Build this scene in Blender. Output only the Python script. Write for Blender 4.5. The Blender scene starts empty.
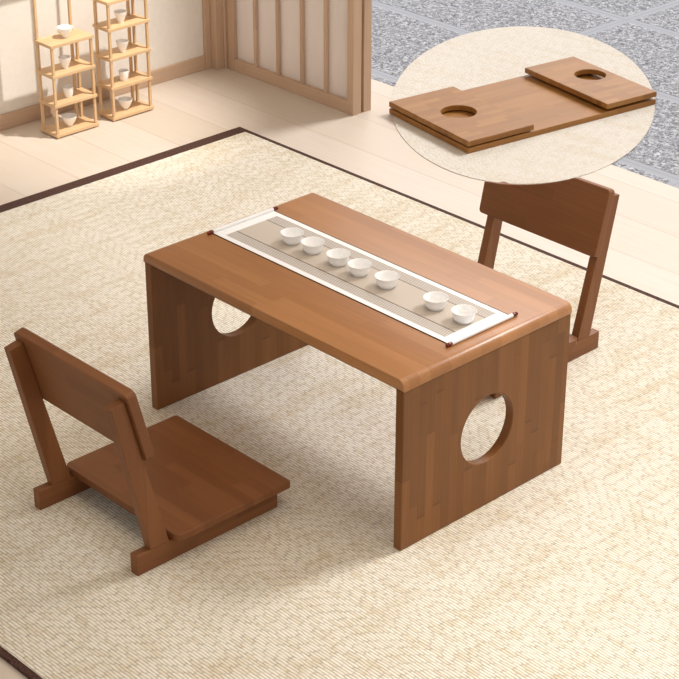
import bpy, bmesh, math, random
from mathutils import Vector, Matrix
random.seed(4)
S = bpy.context.scene
COL = S.collection
PI = math.pi
FLOOR = -0.008          # floor level; the rug's top is z = 0

# ------------------------------------------------------------------ helpers
def obj(name, bm, mat, parent=None, smooth=False, loc=None):
    bmesh.ops.recalc_face_normals(bm, faces=bm.faces[:])
    me = bpy.data.meshes.new(name)
    bm.to_mesh(me); bm.free()
    if smooth:
        for p in me.polygons: p.use_smooth = True
        try: me.set_sharp_from_angle(angle=math.radians(35))
        except Exception: pass
    if mat: me.materials.append(mat)
    o = bpy.data.objects.new(name, me)
    COL.objects.link(o)
    if parent: o.parent = parent
    if loc: o.location = loc
    return o

def thing(name, label, cat, loc=(0, 0, 0), rotz=0, group=None):
    o = bpy.data.objects.new(name, None)
    o.empty_display_size = 0.05
    COL.objects.link(o)
    o.location = loc; o.rotation_euler = (0, 0, rotz)
    o['label'] = label; o['category'] = cat
    if group: o['group'] = group
    return o

def tag(o, label, cat, group=None, kind=None):
    o['label'] = label; o['category'] = cat
    if group: o['group'] = group
    if kind: o['kind'] = kind
    return o

def struct(name, label, cat, bm=None, mat=None):
    if bm is None:
        o = bpy.data.objects.new(name, None); COL.objects.link(o)
    else:
        o = obj(name, bm, mat)
    o['kind'] = 'structure'; o['label'] = label; o['category'] = cat
    return o

def add_box(bm, x0, x1, y0, y1, z0, z1, bevel=0.0, seg=2):
    b = bmesh.new()
    bmesh.ops.create_cube(b, size=1)
    for v in b.verts:
        v.co = Vector(((x0 + x1) / 2 + v.co.x * (x1 - x0), (y0 + y1) / 2 + v.co.y * (y1 - y0), (z0 + z1) / 2 + v.co.z * (z1 - z0)))
    if bevel:
        bmesh.ops.bevel(b, geom=b.edges[:], offset=bevel, segments=seg, affect='EDGES', profile=0.5)
    merge(bm, b)

def merge(bm, b):
    m = {}
    for v in b.verts: m[v] = bm.verts.new(v.co)
    for f in b.faces:
        bm.faces.new([m[v] for v in f.verts])
    b.free()

def box(*a, **k):
    bm = bmesh.new(); add_box(bm, *a, **k); return bm

def prism(poly, depth, frame, bevel=0.0, seg=2):
    """extrude 2D poly (a,b) by depth c; frame(a,b,c) -> xyz. Bevels the two rims."""
    bm = bmesh.new()
    lo = [bm.verts.new((a, b, 0)) for a, b in poly]
    hi = [bm.verts.new((a, b, depth)) for a, b in poly]
    n = len(poly)
    bm.faces.new(lo[::-1]); bm.faces.new(hi)
    for i in range(n):
        bm.faces.new((lo[i], lo[(i + 1) % n], hi[(i + 1) % n], hi[i]))
    bmesh.ops.recalc_face_normals(bm, faces=bm.faces[:])
    if bevel:
        es = [e for e in bm.edges if abs(e.verts[0].co.z - e.verts[1].co.z) < 1e-9]
        bmesh.ops.bevel(bm, geom=es, offset=bevel, segments=seg, affect='EDGES', profile=0.5)
    for v in bm.verts: v.co = Vector(frame(*v.co))
    return bm

def rounded(pts, r, seg=5):
    """round the corners of a polygon; r is one radius or one per corner"""
    out = []; n = len(pts)
    for i, p in enumerate(pts):
        rr = r[i] if isinstance(r, (list, tuple)) else r
        p = Vector(p); a = Vector(pts[i - 1]) - p; b = Vector(pts[(i + 1) % n]) - p
        if rr <= 0: out.append((p.x, p.y)); continue
        a.normalize(); b.normalize()
        ang = a.angle(b); d = rr / math.tan(ang / 2)
        A = p + a * d; B = p + b * d
        c = p + (a + b).normalized() * (rr / math.sin(ang / 2))
        a0 = math.atan2(A.y - c.y, A.x - c.x); a1 = math.atan2(B.y - c.y, B.x - c.x)
        da = (a1 - a0 + PI) % (2 * PI) - PI
        for k in range(seg + 1):
            t = a0 + da * k / seg
            out.append((c.x + rr * math.cos(t), c.y + rr * math.sin(t)))
    return out

def lathe(prof, n=40, centre=(0, 0, 0), axis='z'):
    bm = bmesh.new(); rings = []
    for r, h in prof:
        if r < 1e-6:
            rings.append([bm.verts.new((0, 0, h))])
        else:
            rings.append([bm.verts.new((r * math.cos(2 * PI * k / n), r * math.sin(2 * PI * k / n), h)) for k in range(n)])
    for A, B in zip(rings, rings[1:]):
        for k in range(n):
            q = (k + 1) % n
            if len(A) == 1 and len(B) == 1: continue
            if len(A) == 1: bm.faces.new((A[0], B[k], B[q]))
            elif len(B) == 1: bm.faces.new((A[k], A[q], B[0]))
            else: bm.faces.new((A[k], A[q], B[q], B[k]))
    for v in bm.verts:
        x, y, z = v.co
        if axis == 'y': x, y, z = x, z, y
        v.co = Vector((x + centre[0], y + centre[1], z + centre[2]))
    return bm

def holed_panel(w, h, t, cu, cv, R, frame, n=72, corner=0.0):
    """rectangular board 0..w x 0..h with a round hole, thickness t along c"""
    cr = []
    angs = [2 * PI * k / n for k in range(n)]
    for (x, y) in ((0, 0), (w, 0), (w, h), (0, h)):
        a = math.atan2(y - cv, x - cu) % (2 * PI)
        i = min(range(n), key=lambda k: abs((angs[k] - a + PI) % (2 * PI) - PI))
        angs[i] = a
    outer = []
    for a in angs:
        c, s = math.cos(a), math.sin(a)
        ts = []
        if c > 1e-9: ts.append((w - cu) / c)
        if c < -1e-9: ts.append(-cu / c)
        if s > 1e-9: ts.append((h - cv) / s)
        if s < -1e-9: ts.append(-cv / s)
        tt = min(ts); outer.append((cu + tt * c, cv + tt * s))
    e = 0.0016   # eased edges
    def inset(p): return (min(max(p[0], e), w - e), min(max(p[1], e), h - e))
    def ring(bm, pts, z): return [bm.verts.new((p[0], p[1], z)) for p in pts]
    bm = bmesh.new()
    hole = lambda r: [(cu + r * math.cos(a), cv + r * math.sin(a)) for a in angs]
    loops = [ring(bm, hole(R), e), ring(bm, hole(R + e), 0), ring(bm, [inset(p) for p in outer], 0), ring(bm, outer, e),
             ring(bm, outer, t - e), ring(bm, [inset(p) for p in outer], t), ring(bm, hole(R + e), t), ring(bm, hole(R), t - e)]
    loops.append(loops[0])
    for A, B in zip(loops, loops[1:]):
        for k in range(n):
            q = (k + 1) % n
            bm.faces.new((A[k], A[q], B[q], B[k]))
    for v in bm.verts: v.co = Vector(frame(*v.co))
    return bm

def copy_tree(o, parent=None):
    c = o.copy(); COL.objects.link(c)
    if parent: c.parent = parent
    for ch in list(o.children): copy_tree(ch, c)
    return c

# ------------------------------------------------------------------ materials
def srgb(r, g, b):
    f = lambda c: (c / 255 / 12.92) if c / 255 <= 0.04045 else ((c / 255 + 0.055) / 1.055) ** 2.4
    return (f(r), f(g), f(b), 1)

class NT:
    def __init__(s, name, rough=0.5, spec=0.5):
        s.m = bpy.data.materials.new(name); s.m.use_nodes = True
        s.t = s.m.node_tree; s.b = s.t.nodes['Principled BSDF']
        s.b.inputs['Roughness'].default_value = rough
        s.b.inputs['Specular IOR Level'].default_value = spec
    def n(s, typ, **kw):
        x = s.t.nodes.new(typ)
        for k, v in kw.items(): setattr(x, k, v)
        return x
    def l(s, a, b): s.t.links.new(a, b)
    def put(s, sock, v):
        if isinstance(v, bpy.types.NodeSocket): s.l(v, sock)
        else: sock.default_value = v
    def math(s, op, a, b=0.0, c=0.0):
        x = s.n('ShaderNodeMath', operation=op)
        for i, v in enumerate((a, b, c)): s.put(x.inputs[i], v)
        return x.outputs[0]
    def xyz(s, x, y, z):
        c = s.n('ShaderNodeCombineXYZ')
        for i, v in enumerate((x, y, z)): s.put(c.inputs[i], v)
        return c.outputs[0]
    def coords(s):
        t = s.n('ShaderNodeTexCoord'); q = s.n('ShaderNodeSeparateXYZ'); s.l(t.outputs['Object'], q.inputs[0])
        return {'x': q.outputs[0], 'y': q.outputs[1], 'z': q.outputs[2]}
    def noise(s, vec, scale=1, detail=2, rough=0.5, dist=0):
        x = s.n('ShaderNodeTexNoise'); s.put(x.inputs['Vector'], vec)
        x.inputs['Scale'].default_value = scale; x.inputs['Detail'].default_value = detail
        x.inputs['Roughness'].default_value = rough; x.inputs['Distortion'].default_value = dist
        return x.outputs['Fac']
    def white(s, vec):
        x = s.n('ShaderNodeTexWhiteNoise', noise_dimensions='3D'); s.put(x.inputs['Vector'], vec); return x.outputs['Value']
    def ramp(s, fac, stops):
        x = s.n('ShaderNodeValToRGB'); s.put(x.inputs[0], fac)
        e = x.color_ramp.elements
        while len(e) < len(stops): e.new(0.5)
        for i, (p, c) in enumerate(stops): e[i].position = p; e[i].color = c
        return x.outputs[0]
    def mix(s, fac, a, b, mode='MIX'):
        x = s.n('ShaderNodeMix', data_type='RGBA', blend_type=mode)
        s.put(x.inputs[0], fac); s.put(x.inputs[6], a); s.put(x.inputs[7], b); return x.outputs[2]
    def range(s, v, a, b, c=0.0, d=1.0):
        x = s.n('ShaderNodeMapRange'); s.put(x.inputs[0], v)
        for i, q in enumerate((a, b, c, d)): x.inputs[i + 1].default_value = q
        return x.outputs[0]
    def bump(s, h, strength=0.3, dist=0.002):
        x = s.n('ShaderNodeBump'); x.inputs['Strength'].default_value = strength; x.inputs['Distance'].default_value = dist
        s.put(x.inputs['Height'], h); s.l(x.outputs[0], s.b.inputs['Normal'])
    def col(s, c): s.put(s.b.inputs['Base Color'], c)

def bamboo(name, g, a, n, cols, w=0.02, L=0.34, node=0.35, fine=0.10, rough=0.36, spec=0.5):
    """laminated bamboo: strips of width w along axis g, side by side along a"""
    m = NT(name, rough, spec); c = m.coords(); G, A, N = c[g], c[a], c[n]
    strip = m.math('FLOOR', m.math('DIVIDE', m.math('ADD', A, 7.003), w))
    r1 = m.white(m.xyz(strip, 3.3, 1.7))
    u = m.math('ADD', m.math('DIVIDE', m.math('ADD', G, 5.0), L), m.math('MULTIPLY', r1, 3.0))
    seg = m.math('FLOOR', u); fr = m.math('FRACT', u)
    r2 = m.white(m.xyz(strip, seg, 9.1))
    base = m.ramp(r2, [(0, cols[0]), (0.5, cols[1]), (1, cols[2])])
    gr = m.noise(m.xyz(m.math('MULTIPLY', G, 5), m.math('MULTIPLY', A, 230), m.math('MULTIPLY', N, 230)), 1, 3, 0.6)
    k = m.range(gr, 0.3, 0.7, 1 - fine, 1 + fine)
    big = m.range(m.noise(m.xyz(m.math('MULTIPLY', G, 3), m.math('MULTIPLY', A, 14), m.math('MULTIPLY', N, 14)), 1, 2), 0.3, 0.7, 0.93, 1.07)
    k = m.math('MULTIPLY', k, big)
    nd = m.math('MULTIPLY', m.range(fr, 0.0, 0.035, 1, 0), m.range(m.white(m.xyz(strip, seg, 4.2)), 0.45, 0.75, 0, node))
    k = m.math('MULTIPLY', k, m.math('SUBTRACT', 1.0, nd))
    v = m.n('ShaderNodeVectorMath', operation='SCALE'); m.l(base, v.inputs[0]); m.l(k, v.inputs['Scale'])
    m.col(v.outputs[0])
    m.bump(gr, 0.04, 0.001)
    return m.m

CAR = [srgb(114, 72, 35), srgb(122, 78, 39), srgb(131, 86, 46)]                  # carbonised bamboo of table
CHR = [srgb(119, 74, 41), srgb(125, 79, 45), srgb(132, 85, 50)]
FLD = [srgb(141, 93, 41), srgb(149, 101, 47), srgb(156, 108, 54)]    # folded table, yellower: the inset's own lighting put into the tone
M_top = bamboo('table_top_bamboo', 'x', 'y', 'z', [srgb(156, 104, 59), srgb(163, 111, 64), srgb(170, 118, 71)], 0.03, 0.6, 0.08, 0.08, 0.36, 0.55)
M_leg = bamboo('table_leg_bamboo', 'z', 'y', 'x', CAR, 0.0235, 0.27, 0.26, 0.09, 0.45, 0.3)
M_cx = bamboo('chair_bamboo_crosswise', 'x', 'y', 'z', CHR, 0.027, 0.3, 0.16, 0.07, 0.45, 0.3)
M_cy = bamboo('chair_bamboo_lengthwise', 'y', 'z', 'x', CHR, 0.025, 0.4, 0.1, 0.07, 0.45, 0.3)
M_cz = bamboo('chair_bamboo_upright', 'z', 'y', 'x', CHR, 0.03, 0.5, 0.1, 0.07, 0.45, 0.3)
M_cb = bamboo('chair_bamboo_backrest', 'x', 'z', 'y', CHR, 0.032, 0.35, 0.14, 0.08, 0.45, 0.3)
M_fx = bamboo('folded_bamboo_lengthwise', 'x', 'y', 'z', FLD, 0.024, 0.3, 0.15, 0.08, 0.42, 0.35)
M_fy = bamboo('folded_bamboo_crosswise', 'x', 'y', 'z', FLD, 0.024, 0.12, 0.3, 0.08, 0.42, 0.35)
RCK = [srgb(208, 172, 128), srgb(215, 180, 137), srgb(222, 189, 148)]
M_rx = bamboo('rack_bamboo_shelf', 'y', 'x', 'z', RCK, 0.02, 0.3, 0.1, 0.06, 0.5)
M_rz = bamboo('rack_bamboo_post', 'z', 'y', 'x', RCK, 0.02, 0.3, 0.1, 0.06, 0.5)
ASH = [srgb(191, 162, 137), srgb(196, 167, 142), srgb(201, 172, 147)]
M_fz = bamboo('frame_ash_upright', 'z', 'x', 'y', ASH, 0.05, 3, 0.0, 0.05, 0.55, 0.3)
M_fh = bamboo('frame_ash_lengthwise', 'x', 'z', 'y', ASH, 0.05, 3, 0.0, 0.05, 0.55, 0.3)
M_fb = bamboo('baseboard_ash', 'y', 'z', 'x', ASH, 0.06, 3, 0.0, 0.05, 0.55, 0.3)

def floor_mat():
    m = NT('whitewashed_plank_floor', 0.45, 0.35); c = m.coords(); X, Y, Z = c['x'], c['y'], c['z']
    w = 0.1955
    u = m.math('DIVIDE', m.math('ADD', Y, 13.0985 - 0.715), w)
    pl = m.math('FLOOR', u); fy = m.math('FRACT', u)
    r = m.white(m.xyz(pl, 1.1, 0.2))
    v = m.math('ADD', m.math('DIVIDE', m.math('ADD', X, 9), 7.3), m.math('MULTIPLY', r, 2.0))
    sg = m.math('FLOOR', v); fx = m.math('FRACT', v)
    base = m.ramp(m.white(m.xyz(pl, sg, 2.0)), [(0, srgb(205, 193, 180)), (0.5, srgb(209, 198, 185)), (1, srgb(213, 202, 191))])
    gr = m.noise(m.xyz(m.math('MULTIPLY', X, 3.5), m.math('MULTIPLY', Y, 120), Z), 1, 4, 0.6, 0.4)
    base = m.mix(m.range(gr, 0.35, 0.7, 0, 0.42), base, srgb(206, 184, 160))
    ey = m.math('MINIMUM', fy, m.math('SUBTRACT', 1.0, fy))
    ex = m.math('MULTIPLY', m.math('MINIMUM', fx, m.math('SUBTRACT', 1.0, fx)), 7.3 / w)
    gap = m.range(ey, 0.003, 0.012, 1, 0)
    base = m.mix(m.math('MULTIPLY', gap, 0.45), base, srgb(160, 136, 114))
    m.col(base)
    m.bump(m.math('SUBTRACT', m.math('MULTIPLY', gr, 0.15), gap), 0.25, 0.002)
    return m.m
M_floor = floor_mat()

def weave_mat(name, row, length, light, mid, dark, streak, angle=0.0, gapd=0.75, bump=0.6):
    """woven seagrass: short yarn floats laid in staggered rows along x"""
    m = NT(name, 0.85, 0.15); t = m.n('ShaderNodeTexCoord')
    mp = m.n('ShaderNodeMapping'); mp.inputs['Rotation'].default_value = (0, 0, angle); m.l(t.outputs['Object'], mp.inputs[0])
    q = m.n('ShaderNodeSeparateXYZ'); m.l(mp.outputs[0], q.inputs[0]); X, Y = q.outputs[0], q.outputs[1]
    wob = m.math('MULTIPLY', m.math('SUBTRACT', m.noise(m.xyz(m.math('MULTIPLY', X, 30), m.math('MULTIPLY', Y, 30), 0), 1, 2), 0.5), row * 0.8)
    u = m.math('DIVIDE', m.math('ADD', m.math('ADD', Y, 20), wob), row)
    ri = m.math('FLOOR', u); fu = m.math('FRACT', u)
    v = m.math('ADD', m.math('DIVIDE', m.math('ADD', X, 20), length), m.math('MULTIPLY', m.white(m.xyz(ri, 0.3, 0.8)), 7.0))
    ci = m.math('FLOOR', v); fv = m.math('FRACT', v)
    r = m.white(m.xyz(ri, ci, 5.5))
    base = m.ramp(r, [(0, mid), (0.3, light), (0.85, light), (1, mid)])
    st = m.noise(m.xyz(m.math('MULTIPLY', X, 22), m.math('MULTIPLY', Y, 3.0), 1.7), 1, 4, 0.65)
    base = m.mix(m.range(st, 0.5, 0.76, 0, 0.5), base, streak)
    hu = m.math('POWER', m.math('MAXIMUM', m.math('SINE', m.math('MULTIPLY', fu, PI)), 0.0001), 0.7)
    hv = m.math('POWER', m.math('MAXIMUM', m.math('SINE', m.math('MULTIPLY', fv, PI)), 0.0001), 0.22)
    dash = m.noise(m.xyz(m.math('MULTIPLY', X, 55), m.math('MULTIPLY', ri, 0.77), 4.1), 1, 2, 0.6)
    h = m.math('MULTIPLY', hu, hv)
    gd = m.math('MULTIPLY', m.range(h, 0.15, 0.8, 1, 0), m.range(dash, 0.3, 0.75, 0.35, 0.9))
    base = m.mix(m.math('MULTIPLY', gd, gapd), base, dark)
    m.col(base); m.bump(h, bump, row * 0.5)
    return m.m
M_rug = weave_mat('seagrass_weave', 0.0070, 0.032, srgb(236, 229, 214), srgb(225, 214, 192), srgb(108, 84, 54), srgb(204, 182, 140), gapd=0.9, bump=0.5)
M_mat = weave_mat('fine_straw_weave', 0.0070, 0.02, srgb(219, 212, 202), srgb(211, 203, 188), srgb(124, 109, 88), srgb(203, 186, 154), 0.5, 0.45, 0.4)

def tape_mat():
    m = NT('brown_cloth_tape', 0.8, 0.2); c = m.coords()
    h = m.noise(m.xyz(m.math('MULTIPLY', c['x'], 260), m.math('MULTIPLY', c['y'], 260), 0), 1, 2)
    m.col(m.mix(m.range(h, 0.35, 0.65), srgb(48, 30, 24), srgb(96, 68, 58))); m.bump(h, 0.5, 0.002); return m.m
M_tape = tape_mat()

def plain(name, c, rough=0.5, spec=0.5, var=0.03, scale=40):
    m = NT(name, rough, spec); q = m.coords()
    f = m.noise(m.xyz(q['x'], q['y'], q['z']), scale, 3)
    d = tuple(x * (1 - var) for x in c[:3]) + (1,); e = tuple(min(1, x * (1 + var)) for x in c[:3]) + (1,)
    m.col(m.mix(m.range(f, 0.3, 0.7), d, e)); m.bump(f, 0.03, 0.001); return m.m
M_wall = plain('warm_white_plaster', srgb(234, 228, 220), 0.9, 0.2, 0.02, 60)
M_cup = plain('white_porcelain', srgb(251, 251, 250), 0.14, 0.5, 0.005, 10)
M_knob = plain('red_brown_lacquer', srgb(118, 40, 26), 0.2, 0.5, 0.1, 200)
M_cloth = plain('white_cloth', srgb(240, 240, 240), 0.85, 0.2, 0.02, 300)
M_edge = plain('dark_brown_cord', srgb(70, 48, 36), 0.8, 0.2, 0.1, 300)
M_iron = plain('dark_iron_fitting', srgb(44, 34, 28), 0.5, 0.5, 0.1, 100)

def runner_mat():
    m = NT('striped_bamboo_slip', 0.7, 0.25); c = m.coords(); X, Y = c['x'], c['y']
    s = m.math('FRACT', m.math('DIVIDE', m.math('ADD', Y, 3), 0.0052))
    s = m.math('MULTIPLY', m.range(m.math('ABSOLUTE', m.math('SUBTRACT', s, 0.5)), 0.2, 0.32), 1)
    inner = m.math('LESS_THAN', m.math('ABSOLUTE', Y), 0.046)      # the plain middle band
    side = m.mix(s, srgb(150, 138, 128), srgb(218, 212, 205))
    mid = m.mix(s, srgb(192, 181, 168), srgb(200, 190, 178))
    base = m.mix(inner, side, mid)
    ln = m.math('LESS_THAN', m.math('ABSOLUTE', m.math('SUBTRACT', m.math('ABSOLUTE', Y), 0.046)), 0.0011)
    base = m.mix(ln, base, srgb(104, 84, 72))
    m.col(base); m.bump(s, 0.2, 0.0005); return m.m
M_run = runner_mat()

def paper_mat():
    m = NT('translucent_shoji_paper', 0.7, 0.2); c = m.coords()
    f = m.noise(m.xyz(m.math('MULTIPLY', c['x'], 60), 0, m.math('MULTIPLY', c['z'], 9)), 1, 3)
    k = m.mix(f, srgb(242, 235, 230), srgb(248, 243, 238)); m.col(k)
    tr = m.n('ShaderNodeBsdfTranslucent'); m.l(k, tr.inputs[0])
    tp = m.n('ShaderNodeBsdfTransparent')
    a = m.n('ShaderNodeMixShader'); a.inputs[0].default_value = 0.5; m.l(m.b.outputs[0], a.inputs[1]); m.l(tr.outputs[0], a.inputs[2])
    b = m.n('ShaderNodeMixShader'); b.inputs[0].default_value = 0.16; m.l(a.outputs[0], b.inputs[1]); m.l(tp.outputs[0], b.inputs[2])
    m.l(b.outputs[0], m.t.nodes['Material Output'].inputs[0]); return m.m
M_paper = paper_mat()

def stone_mat():
    m = NT('rough_grey_granite', 0.8, 0.3); c = m.coords(); X, Y = c['x'], c['y']
    def edge(v, off, per, w):
        f = m.math('FRACT', m.math('DIVIDE', m.math('ADD', v, off), per))
        d = m.math('MULTIPLY', m.math('ABSOLUTE', m.math('SUBTRACT', f, 0.5)), per)   # distance from joint
        return d
    dy = edge(Y, 11 - 2.127 + 0.273 + 0.013, 0.546, 0); dx = edge(X, 11 + 1.10 + 0.55, 1.10, 0)
    d = m.math('MINIMUM', dx, dy)
    band = m.range(d, 0.022, 0.026, 1, 0); joint = m.range(d, 0.0025, 0.005, 1, 0)
    a = m.noise(m.xyz(m.math('MULTIPLY', X, 70), m.math('MULTIPLY', Y, 70), 0), 1, 4, 0.7, 1.2)
    b = m.noise(m.xyz(m.math('MULTIPLY', X, 14), m.math('MULTIPLY', Y, 14), 3), 1, 3)
    rough = m.ramp(a, [(0.38, srgb(86, 88, 94)), (0.5, srgb(150, 152, 159)), (0.62, srgb(209, 211, 216))])
    rough = m.mix(m.range(b, 0.3, 0.7, 0, 0.25), rough, srgb(150, 153, 161))
    flat = m.mix(a, srgb(154, 158, 166), srgb(169, 172, 180))
    base = m.mix(band, rough, flat); base = m.mix(m.math('MULTIPLY', joint, 0.4), base, srgb(140, 140, 146))
    m.col(base)
    h = m.math('MULTIPLY', a, m.math('SUBTRACT', 1.0, band))
    m.bump(h, 0.8, 0.007); return m.m
M_stone = stone_mat()

# ------------------------------------------------------------------ the setting
struct('floor', 'pale whitewashed plank floor around the woven rug', 'floor', box(-1.86, 3.2, -2.2, 1.975, FLOOR - 0.05, FLOOR), M_floor)
struct('ground', 'grey textured stone paving outside the room', 'paving', box(-9, 6, 1.976, 9, FLOOR - 0.06, FLOOR - 0.002), M_stone)
WH = 2.6
ceil_poly = [(-1.86, -3.2), (4.6, -3.2), (4.6, 1.85), (1.05, 1.85), (1.05, 2.4), (-1.86, 2.4)]      # unseen eave, deepened on the screen side to shade the rug
struct('ceiling', 'white ceiling with unseen eave shaped to shade the rug', 'ceiling', prism(ceil_poly, 0.08, lambda a, b, c: (a, b, WH + c)), M_wall)
struct('wall_left', 'warm white plaster wall behind the tea racks', 'wall', box(-1.86, -1.757, -2.2, 1.645, FLOOR, WH), M_wall)
bm = box(-1.757, -1.7465, -2.2, 1.620, FLOOR, 0.043, bevel=0.002)
struct('baseboard_left', 'light wooden baseboard along the plaster wall', 'baseboard', bm, M_fb)
struct('trim_1', 'slim light wooden edge strip of the plaster wall', 'trim', box(-1.757, -1.744, 1.620, 1.645, FLOOR, WH, bevel=0.002), M_fz)
bm = box(-1.86, -1.716, 1.645, 1.678, FLOOR, WH, bevel=0.002)
add_box(bm, -1.86, -1.708, 1.678, 1.775, FLOOR, WH, bevel=0.002)
struct('trim_2', 'light wooden corner post between wall and paper screen', 'post', bm, M_fz)

def shoji(name, label, y0, y1, x0, x1, xs, stile):
    d = struct(name, label, 'sliding screen')
    bm = bmesh.new()
    add_box(bm, x0, x0 + stile, y0, y1, FLOOR, WH, bevel=0.0015)
    add_box(bm, x1 - stile, x1, y0, y1, FLOOR, WH, bevel=0.0015)
    obj('stile', bm, M_fz, d)
    bm = bmesh.new()
    add_box(bm, x0 + stile, x1 - stile, y0 + 0.001, y1, FLOOR, 0.034, bevel=0.0015)
    add_box(bm, x0 + stile, x1 - stile, y0 + 0.001, y1, WH - 0.05, WH, bevel=0.0015)
    obj('rail', bm, M_fh, d)
    for x in xs:
        obj('mullion', box(x - 0.0065, x + 0.0065, y0 + 0.004, y1 - 0.004, 0.034, WH - 0.05, bevel=0.001), M_fz, d)
    edges = [x0 + stile] + [e for x in xs for e in (x - 0.0065, x + 0.0065)] + [x1 - stile]
    for a, b in zip(edges[::2], edges[1::2]):
        obj('pane', box(a, b, y0 + 0.016, y0 + 0.019, 0.034, WH - 0.05), M_paper, d)
    return d
shoji('door_1', 'light wooden sliding screen with white paper panes facing the room', 1.683, 1.720, -1.697, -1.0725, (-1.562, -1.447, -1.327, -1.211), 0.029)
shoji('door_2', 'second paper sliding screen directly behind the first', 1.7315, 1.765, -1.697, -1.0725, (-1.515, -1.40, -1.28, -1.165), 0.029)
struct('trim_3', 'narrow light jamb strip beside corner post', 'trim', box(-1.708, -1.6985, 1.688, 1.720, FLOOR, WH, bevel=0.002), M_fz)

# ------------------------------------------------------------------ rug
RX0, RX1, RY0, RY1 = -1.238, 2.25, -0.803, 1.337
BW = 0.016; BL = 0.046      # the binding is wider along the left end
rug = thing('woven_rug', 'large beige seagrass rug with dark brown bound edge under the tea table', 'rug', (0, 0, FLOOR))
obj('woven_field', box(RX0 + BL, RX1 - BW, RY0 + BW, RY1 - BW, 0.0005, 0.008), M_rug, rug)
bm = bmesh.new()
for a in ((RX0, RX0 + BL, RY0, RY1), (RX1 - BW, RX1, RY0, RY1), (RX0 + BL, RX1 - BW, RY0, RY0 + BW), (RX0 + BL, RX1 - BW, RY1 - BW, RY1)):
    add_box(bm, *a, 0.0, 0.0087, bevel=0.002)
o = obj('edge_binding', bm, M_tape, rug); o['label'] = 'dark brown cloth binding around the rug'

# ------------------------------------------------------------------ table
L, W, H, T = 0.8264, 0.5116, 0.4025, 0.0235; TT = 0.0255; XA = -0.003
tb = thing('tea_table', 'low brown bamboo tea table with round holes in its end panels', 'table', (0, 0, 0.0003))
prof = rounded([(XA - 0.003, H - TT), (L + 0.001, H - TT), (L + 0.001, H), (XA - 0.003, H)], [0.001, 0.001, 0.0185, 0.0185], 8)
obj('tabletop', prism(prof, W, lambda a, b, c: (a, c, b), bevel=0.0022), M_top, tb, smooth=True)
for x0 in (XA, L - T):
    o = obj('leg_panel', holed_panel(W - 0.002, H - TT, T - 0.0008, W / 2 - 0.001, 0.1915, 0.0805, lambda a, b, c, x0=x0: (x0 + 0.0004 + c, a + 0.001, b)), M_leg, tb)
for xa in (XA + T + 0.0006, L - T - 0.0006):
    for y in (0.028, W - 0.028):
        s = 1 if xa < 0.4 else -1
        b = bmesh.new(); bmesh.ops.create_cone(b, cap_ends=True, segments=16, radius1=0.0045, radius2=0.0035, depth=0.003)
        bmesh.ops.rotate(b, verts=b.verts, matrix=Matrix.Rotation(PI / 2 * s, 3, 'Y'))
        bmesh.ops.translate(b, verts=b.verts, vec=(xa + s * 0.0009, y, H - TT - 0.012))
        obj('screw_cap', b, M_iron, tb, smooth=True)

# ------------------------------------------------------------------ tea runner with scroll rods
YC = 0.2728
run = thing('tea_runner', 'white bordered striped tea runner with scroll rods lying along the tea table', 'runner', (0.405, YC, H))
hx = 0.3795; hy = 0.0935
bm = box(-hx, hx, -hy, hy, 0.0002, 0.0016)
obj('cloth_border', bm, M_cloth, run)
o = obj('bamboo_strip_panel', box(-0.349, 0.3455, -0.0785, 0.0785, 0.0012, 0.0021), M_run, run); o['label'] = 'greyish tan striped panel with two dark lines'
bm = bmesh.new()
for s in (-1, 1): add_box(bm, -hx, hx, s * (hy + 0.0008) - 0.0008, s * (hy + 0.0008) + 0.0008, 0.0002, 0.0020)
o = obj('edge_cord', bm, M_edge, run); o['label'] = 'thin dark cord along the cloth edge'
for s in (-1, 1):
    x = s * hx; r = 0.0046
    pr = [(0, -0.0925), (r, -0.0925), (r, 0.0925), (0, 0.0925)]
    rod = obj('scroll_rod', lathe(pr, 24, (x, 0, r + 0.0002), 'y'), M_cloth, run, smooth=True)
    for e in (-1, 1):
        y0 = e * 0.0925
        kp = [(0, y0), (0.0028, y0), (0.0028, y0 + e * 0.002), (0.0044, y0 + e * 0.0035), (0.0046, y0 + e * 0.008), (0.0029, y0 + e * 0.010),
              (0.0042, y0 + e * 0.012), (0.0040, y0 + e * 0.0145), (0, y0 + e * 0.0155)]
        k = obj('rod_knob', lathe(kp, 20, (x, 0, r + 0.0002), 'y'), M_knob, rod, smooth=True)
        k['label'] = 'dark red-brown knob'

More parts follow.
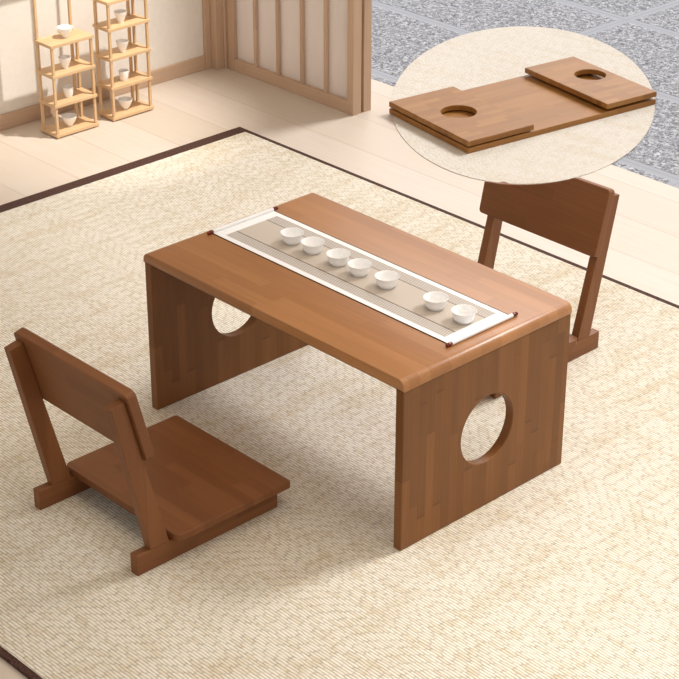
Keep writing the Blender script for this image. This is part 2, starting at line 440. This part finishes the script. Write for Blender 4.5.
# ------------------------------------------------------------------ teacups
def cup_mesh(kind):
    if kind == 'low':      # flared lip, rounded belly, small foot
        p = [(0, 0.0012), (0.0128, 0.0012), (0.0142, 0), (0.0160, 0), (0.0164, 0.0022), (0.0200, 0.0040), (0.0225, 0.0078), (0.0233, 0.0130), (0.0235, 0.0180), (0.0243, 0.0215),
             (0.0268, 0.0248), (0.0266, 0.0257), (0.0256, 0.0253), (0.0232, 0.0216), (0.0224, 0.0180), (0.0217, 0.0130), (0.0203, 0.0088), (0.0168, 0.0055), (0.009, 0.0036), (0, 0.0034)]
    elif kind == 'cone':
        p = [(0, 0.001), (0.0055, 0.001), (0.006, 0), (0.0072, 0), (0.0074, 0.003), (0.0115, 0.013), (0.0150, 0.024), (0.0178, 0.0335), (0.0174, 0.0341), (0.0165, 0.0335),
             (0.0138, 0.024), (0.0100, 0.013), (0.006, 0.0055), (0, 0.0045)]
    elif kind == 'straight':
        p = [(0, 0.001), (0.0075, 0.001), (0.0082, 0), (0.0095, 0), (0.0108, 0.004), (0.0125, 0.012), (0.0136, 0.022), (0.0142, 0.0305), (0.0138, 0.0311), (0.0131, 0.0305),
             (0.0125, 0.022), (0.0112, 0.012), (0.008, 0.005), (0, 0.004)]
    else:                  # wide
        p = [(0, 0.001), (0.006, 0.001), (0.0066, 0), (0.0080, 0), (0.0084, 0.003), (0.0145, 0.012), (0.0185, 0.021), (0.0212, 0.0305), (0.0208, 0.0311), (0.0199, 0.0305),
             (0.0172, 0.021), (0.013, 0.012), (0.007, 0.0055), (0, 0.0045)]
    if kind != 'low': p = [(a * 1.18, b * 1.08) for a, b in p]
    return lathe(p, 40)
protos = {}
def cup(kind, loc, label, group):
    if kind not in protos:
        o = obj('teacup', cup_mesh(kind), M_cup, smooth=True); protos[kind] = o
    else:
        o = protos[kind].copy(); COL.objects.link(o)
    o.location = loc; o.rotation_euler = (0, 0, random.random() * 6)
    return tag(o, label, 'teacup', group)
RUN_CUPS = [(0.1908, 0.2778, 'white porcelain teacup on the runner, nearest its far left scroll rod'),
            (0.2603, 0.2780, 'white porcelain teacup on the runner, second from the left scroll rod'),
            (0.3453, 0.2763, 'white porcelain teacup on the runner, third from the left scroll rod'),
            (0.4158, 0.2746, 'white porcelain teacup at the exact middle of the row of seven on the runner'),
            (0.5008, 0.2748, 'white porcelain teacup on the runner, left of the wide gap in the row'),
            (0.6456, 0.2773, 'white porcelain teacup on the runner, right of the wide gap in the row'),
            (0.7288, 0.2758, 'white porcelain teacup on the runner, nearest its near right scroll rod')]
for x, y, lb in RUN_CUPS: cup('low', (x, y, H + 0.0021), lb, 'teacups on the tea runner')

# ------------------------------------------------------------------ floor chairs (local origin under the seat, front = +y)
def chair(label, loc, rotz, scooped):
    t = thing('floor_chair', label, 'chair', loc, rotz, 'legless floor chairs at the tea table')
    OX, OY = 0.347, -0.2265
    for xa in (0.167, 0.5045):
        bm = box(xa - OX, xa + 0.0225 - OX, -0.453 - OY, -0.0720 - OY, 0, 0.048, bevel=0.0022)
        obj('runner_rail', bm, M_cy, t)
        f = 0.80 if (scooped and xa > 0.3) else 1.0      # the post under the low side of a scooped backrest is shorter
        poly = [(-0.4155 - OY, 0.048), (-0.368 - OY, 0.048), (-0.368 - 0.092 * f - OY, 0.048 + 0.3625 * f), (-0.4155 - 0.078 * f - OY, 0.048 + 0.3555 * f)]
        obj('post', prism(poly, 0.0225, lambda a, b, c, xa=xa: (xa - OX + c, a, b), bevel=0.0018), M_cz, t)
    pts = rounded([(0.1555 - OX, -0.3620 - OY), (0.5465 - OX, -0.3620 - OY), (0.5465 - OX, -0.0487 - OY), (0.1555 - OX, -0.0487 - OY)], [0.016, 0.016, 0.007, 0.007], 6)
    obj('seat', prism(pts, 0.0168, lambda a, b, c: (a, b, 0.0482 + c), bevel=0.002), M_cx, t)
    D = Vector((-0.2463, 0.969)).normalized(); N = Vector((0.969, 0.2463)).normalized()
    xl, xr = 0.1575, 0.5385
    lo, hi = -0.002, 0.168
    if not scooped:
        pl = rounded([(xl, lo), (xr, lo), (xr, hi), (xl, hi)], 0.012, 6)
    else:
        pl = rounded([(xl, lo), (xr, lo), (xr + 0.002, 0.0775), (0.5161, 0.0817), (0.4880, 0.0865), (0.4584, 0.0935), (0.4274, 0.1020), (0.3970, 0.1118), (0.3672, 0.1224),
              (0.3380, 0.1339), (0.3094, 0.1465), (0.2870, 0.1572), (0.2688, 0.1672), (xl, hi + 0.001)], [0.01, 0.01, 0.001] + [0] * 10 + [0.01], 5)
    def fr(a, b, c):
        q = Vector((-0.4219, 0.264)) + D * b + N * c
        return (a - OX, q.x - OY, q.y)
    obj('backrest', prism(pl, 0.0225, fr, bevel=0.002), M_cb, t)
    return t
chair('brown bamboo legless floor chair in front of the table with straight topped backrest', (0.3445, -0.2265, 0), 0, False)
chair('brown bamboo legless floor chair behind the table with scooped backrest top', (0.3466, 0.7738, 0), PI, True)

# ------------------------------------------------------------------ tea display racks
def rack(label, x0, x1, y0, y1, levels, tall, front_levels_top):
    t = thing('display_rack', label, 'rack', (x0, y0, FLOOR), 0, 'slim bamboo tea racks by the wall')
    dx, dy = x1 - x0, y1 - y0
    p = 0.0085
    top = levels[front_levels_top]
    for (a, b) in ((0.002, 0.002), (dx - p - 0.002, 0.002), (dx - p - 0.002, dy - p - 0.002), (0.002, dy - p - 0.002)):
        h = tall if (a < 0.01 and b < 0.01) else top - 0.0102
        z = 0.0
        obj('post', box(a, a + p, b, b + p, z, h, bevel=0.0008), M_rz, t)
    b = dy - 0.030
    obj('post', box(0.002, 0.002 + p, b, b + p, 0, tall, bevel=0.0008), M_rz, t)
    obj('crossbar', box(0.002, 0.002 + p, 0.002 + p, b, tall - 0.012, tall - 0.002, bevel=0.0008), M_rx, t)
    for z in levels:
        obj('shelf', box(-0.0015, dx + 0.0015, -0.002, dy + 0.002, z - 0.0102, z, bevel=0.001), M_rx, t)
    return t
ra = rack('slim light bamboo display rack nearer the left, three open tiers under its top', -1.652, -1.5635, 0.857, 1.0190, (0.0142, 0.112, 0.209, 0.308), 0.62, -1)
rb = rack('slim light bamboo display rack standing nearer the corner post, rising past the top', -1.643, -1.5620, 1.079, 1.2415, (0.0142, 0.116, 0.213, 0.311, 0.4), 0.70, -1)
for z, k, x, y, lb in ((0.308, 'wide', -1.604, 0.942, 'small white cup on the top board of the left rack'),
                       (0.209, 'cone', -1.603, 0.933, 'small white cup under the top board of the left rack'),
                       (0.112, 'straight', -1.603, 0.938, 'small narrow white cup one tier above the bottom of the left rack'),
                       (0.0142, 'wide', -1.605, 0.936, 'small wide white cup on the bottom board of the left rack')):
    cup(k, (x, y, FLOOR + z + 0.0003), lb, 'small cups on the left rack')
for z, k, x, y, lb in ((0.311, 'cone', -1.595, 1.153, 'small white cup on the uppermost visible tier of the right rack'),
                       (0.213, 'cone', -1.594, 1.153, 'small white cup on the third board up of the right rack'),
                       (0.116, 'straight', -1.596, 1.154, 'small narrow white cup one tier above the bottom of the right rack'),
                       (0.0142, 'wide', -1.603, 1.159, 'small wide white cup on the bottom board of the right rack')):
    cup(k, (x, y, FLOOR + z + 0.0003), lb, 'small cups on the right rack')

# ------------------------------------------------------------------ product inset, added as an oval mat, and folded table
bm = bmesh.new()
n = 128
ring = [(0.7493 * math.cos(2 * PI * k / n), 0.4373 * math.sin(2 * PI * k / n)) for k in range(n)]
bm.free()
om = obj('inset_mat', prism(ring, 0.002, lambda a, b, c: (a, b, c)), M_mat)
om.location = (-0.8077, 2.2181, FLOOR); om.rotation_euler = (0, 0, math.radians(-51.04))
tag(om, 'oval cream straw mat standing in for a product inset, across floor and stone paving', 'mat')

FL, FW = 0.7842, 0.4240
ft = thing('folded_tea_table', 'folded brown bamboo tea table lying flat on the stand-in inset mat', 'table', (-0.5860, 1.7120, FLOOR + 0.002), 1.4076)
obj('tabletop', box(0, FL, 0, FW, 0, 0.0185, bevel=0.002), M_fx, ft)
def leg(u0, u1, zc, hu, hv, R, name='leg_panel'):
    t = 0.0185
    bm = holed_panel(u1 - u0, FW, t, hu - u0, hv, R, lambda a, b, c: (u0 + a, b, zc + c))
    return obj(name, bm, M_fy, ft)
leg(0.0, 0.262, 0.0230, 0.1335, 0.2250, 0.058)
leg(FL - 0.2155, FL, 0.0270, 0.7090, 0.2480, 0.053)
for u0, u1, z1 in ((0.012, 0.030, 0.0230), (FL - 0.030, FL - 0.012, 0.0270)):
    for v in (0.06, FW - 0.12):
        obj('hinge_block', box(u0, u1, v, v + 0.06, 0.0184, z1), M_iron, ft)

# ------------------------------------------------------------------ light
w = bpy.data.worlds.new('sky'); S.world = w; w.use_nodes = True
bg = w.node_tree.nodes['Background']
nt = w.node_tree
tc = nt.nodes.new('ShaderNodeTexCoord'); dp = nt.nodes.new('ShaderNodeVectorMath'); dp.operation = 'DOT_PRODUCT'
nt.links.new(tc.outputs['Generated'], dp.inputs[0])
ga, ge = math.radians(122), math.radians(31)          # bright patch added to the sky for the tabletop sheen
dp.inputs[1].default_value = (math.cos(ga) * math.cos(ge), math.sin(ga) * math.cos(ge), math.sin(ge))
mr = nt.nodes.new('ShaderNodeMapRange'); mr.interpolation_type = 'SMOOTHSTEP'
nt.links.new(dp.outputs['Value'], mr.inputs[0])
for i, q in enumerate((0.955, 1.0, 0.62, 5.0)): mr.inputs[i + 1].default_value = q
nt.links.new(mr.outputs[0], bg.inputs[1])
bg.inputs[0].default_value = (1.0, 0.955, 0.92, 1)
sun = bpy.data.lights.new('sun', 'SUN'); sun.energy = 2.5; sun.angle = math.radians(16); sun.color = (1.0, 0.99, 0.985)
so = bpy.data.objects.new('sun', sun); COL.objects.link(so)
az, el = math.radians(79), math.radians(46)
dirn = Vector((math.cos(az) * math.cos(el), math.sin(az) * math.cos(el), math.sin(el)))
so.rotation_euler = dirn.to_track_quat('Z', 'Y').to_euler(); so.location = dirn * 6
sp = bpy.data.lights.new('ceiling_spot', 'SPOT'); sp.energy = 300; sp.spot_size = math.radians(29); sp.spot_blend = 1.0; sp.shadow_soft_size = 0.03; sp.color = (1.0, 0.95, 0.88)
spo = bpy.data.objects.new('ceiling_spot', sp); COL.objects.link(spo)
spo.location = (-0.62, 1.58, 2.45)
spo.rotation_euler = (Vector((-0.62, 1.58, 2.45)) - Vector((-1.62, 0.98, 0.08))).to_track_quat('Z', 'Y').to_euler()

ar = bpy.data.lights.new('fill_area', 'AREA'); ar.shape = 'RECTANGLE'; ar.size = 2.4; ar.size_y = 2.0; ar.energy = 20; ar.color = (1.0, 0.85, 0.69)  # added warm fill in place of indoor bounce light
ao = bpy.data.objects.new('fill_area', ar); COL.objects.link(ao); ao.location = (1.3, 0.3, WH - 0.02)
# ------------------------------------------------------------------ camera
cam = bpy.data.cameras.new('camera'); co = bpy.data.objects.new('camera', cam); COL.objects.link(co)
r = Vector((0.68721669, 0.7264506, 0.00165813)); u = Vector((-0.3384336, 0.31813425, 0.88558077)); f = Vector((-0.64280317, 0.60914705, -0.46448246))
mt = Matrix((r, u, -f)).transposed().to_4x4(); mt.translation = (3.10463853, -2.33446169, 2.20639849)
co.matrix_world = mt
cam.sensor_width = 36; cam.lens = 99.93; cam.clip_end = 100
S.camera = co
S.view_settings.view_transform = 'Standard'; S.view_settings.look = 'None'; S.view_settings.gamma = 1; S.view_settings.exposure = 0.19
S.view_settings.use_curve_mapping = False
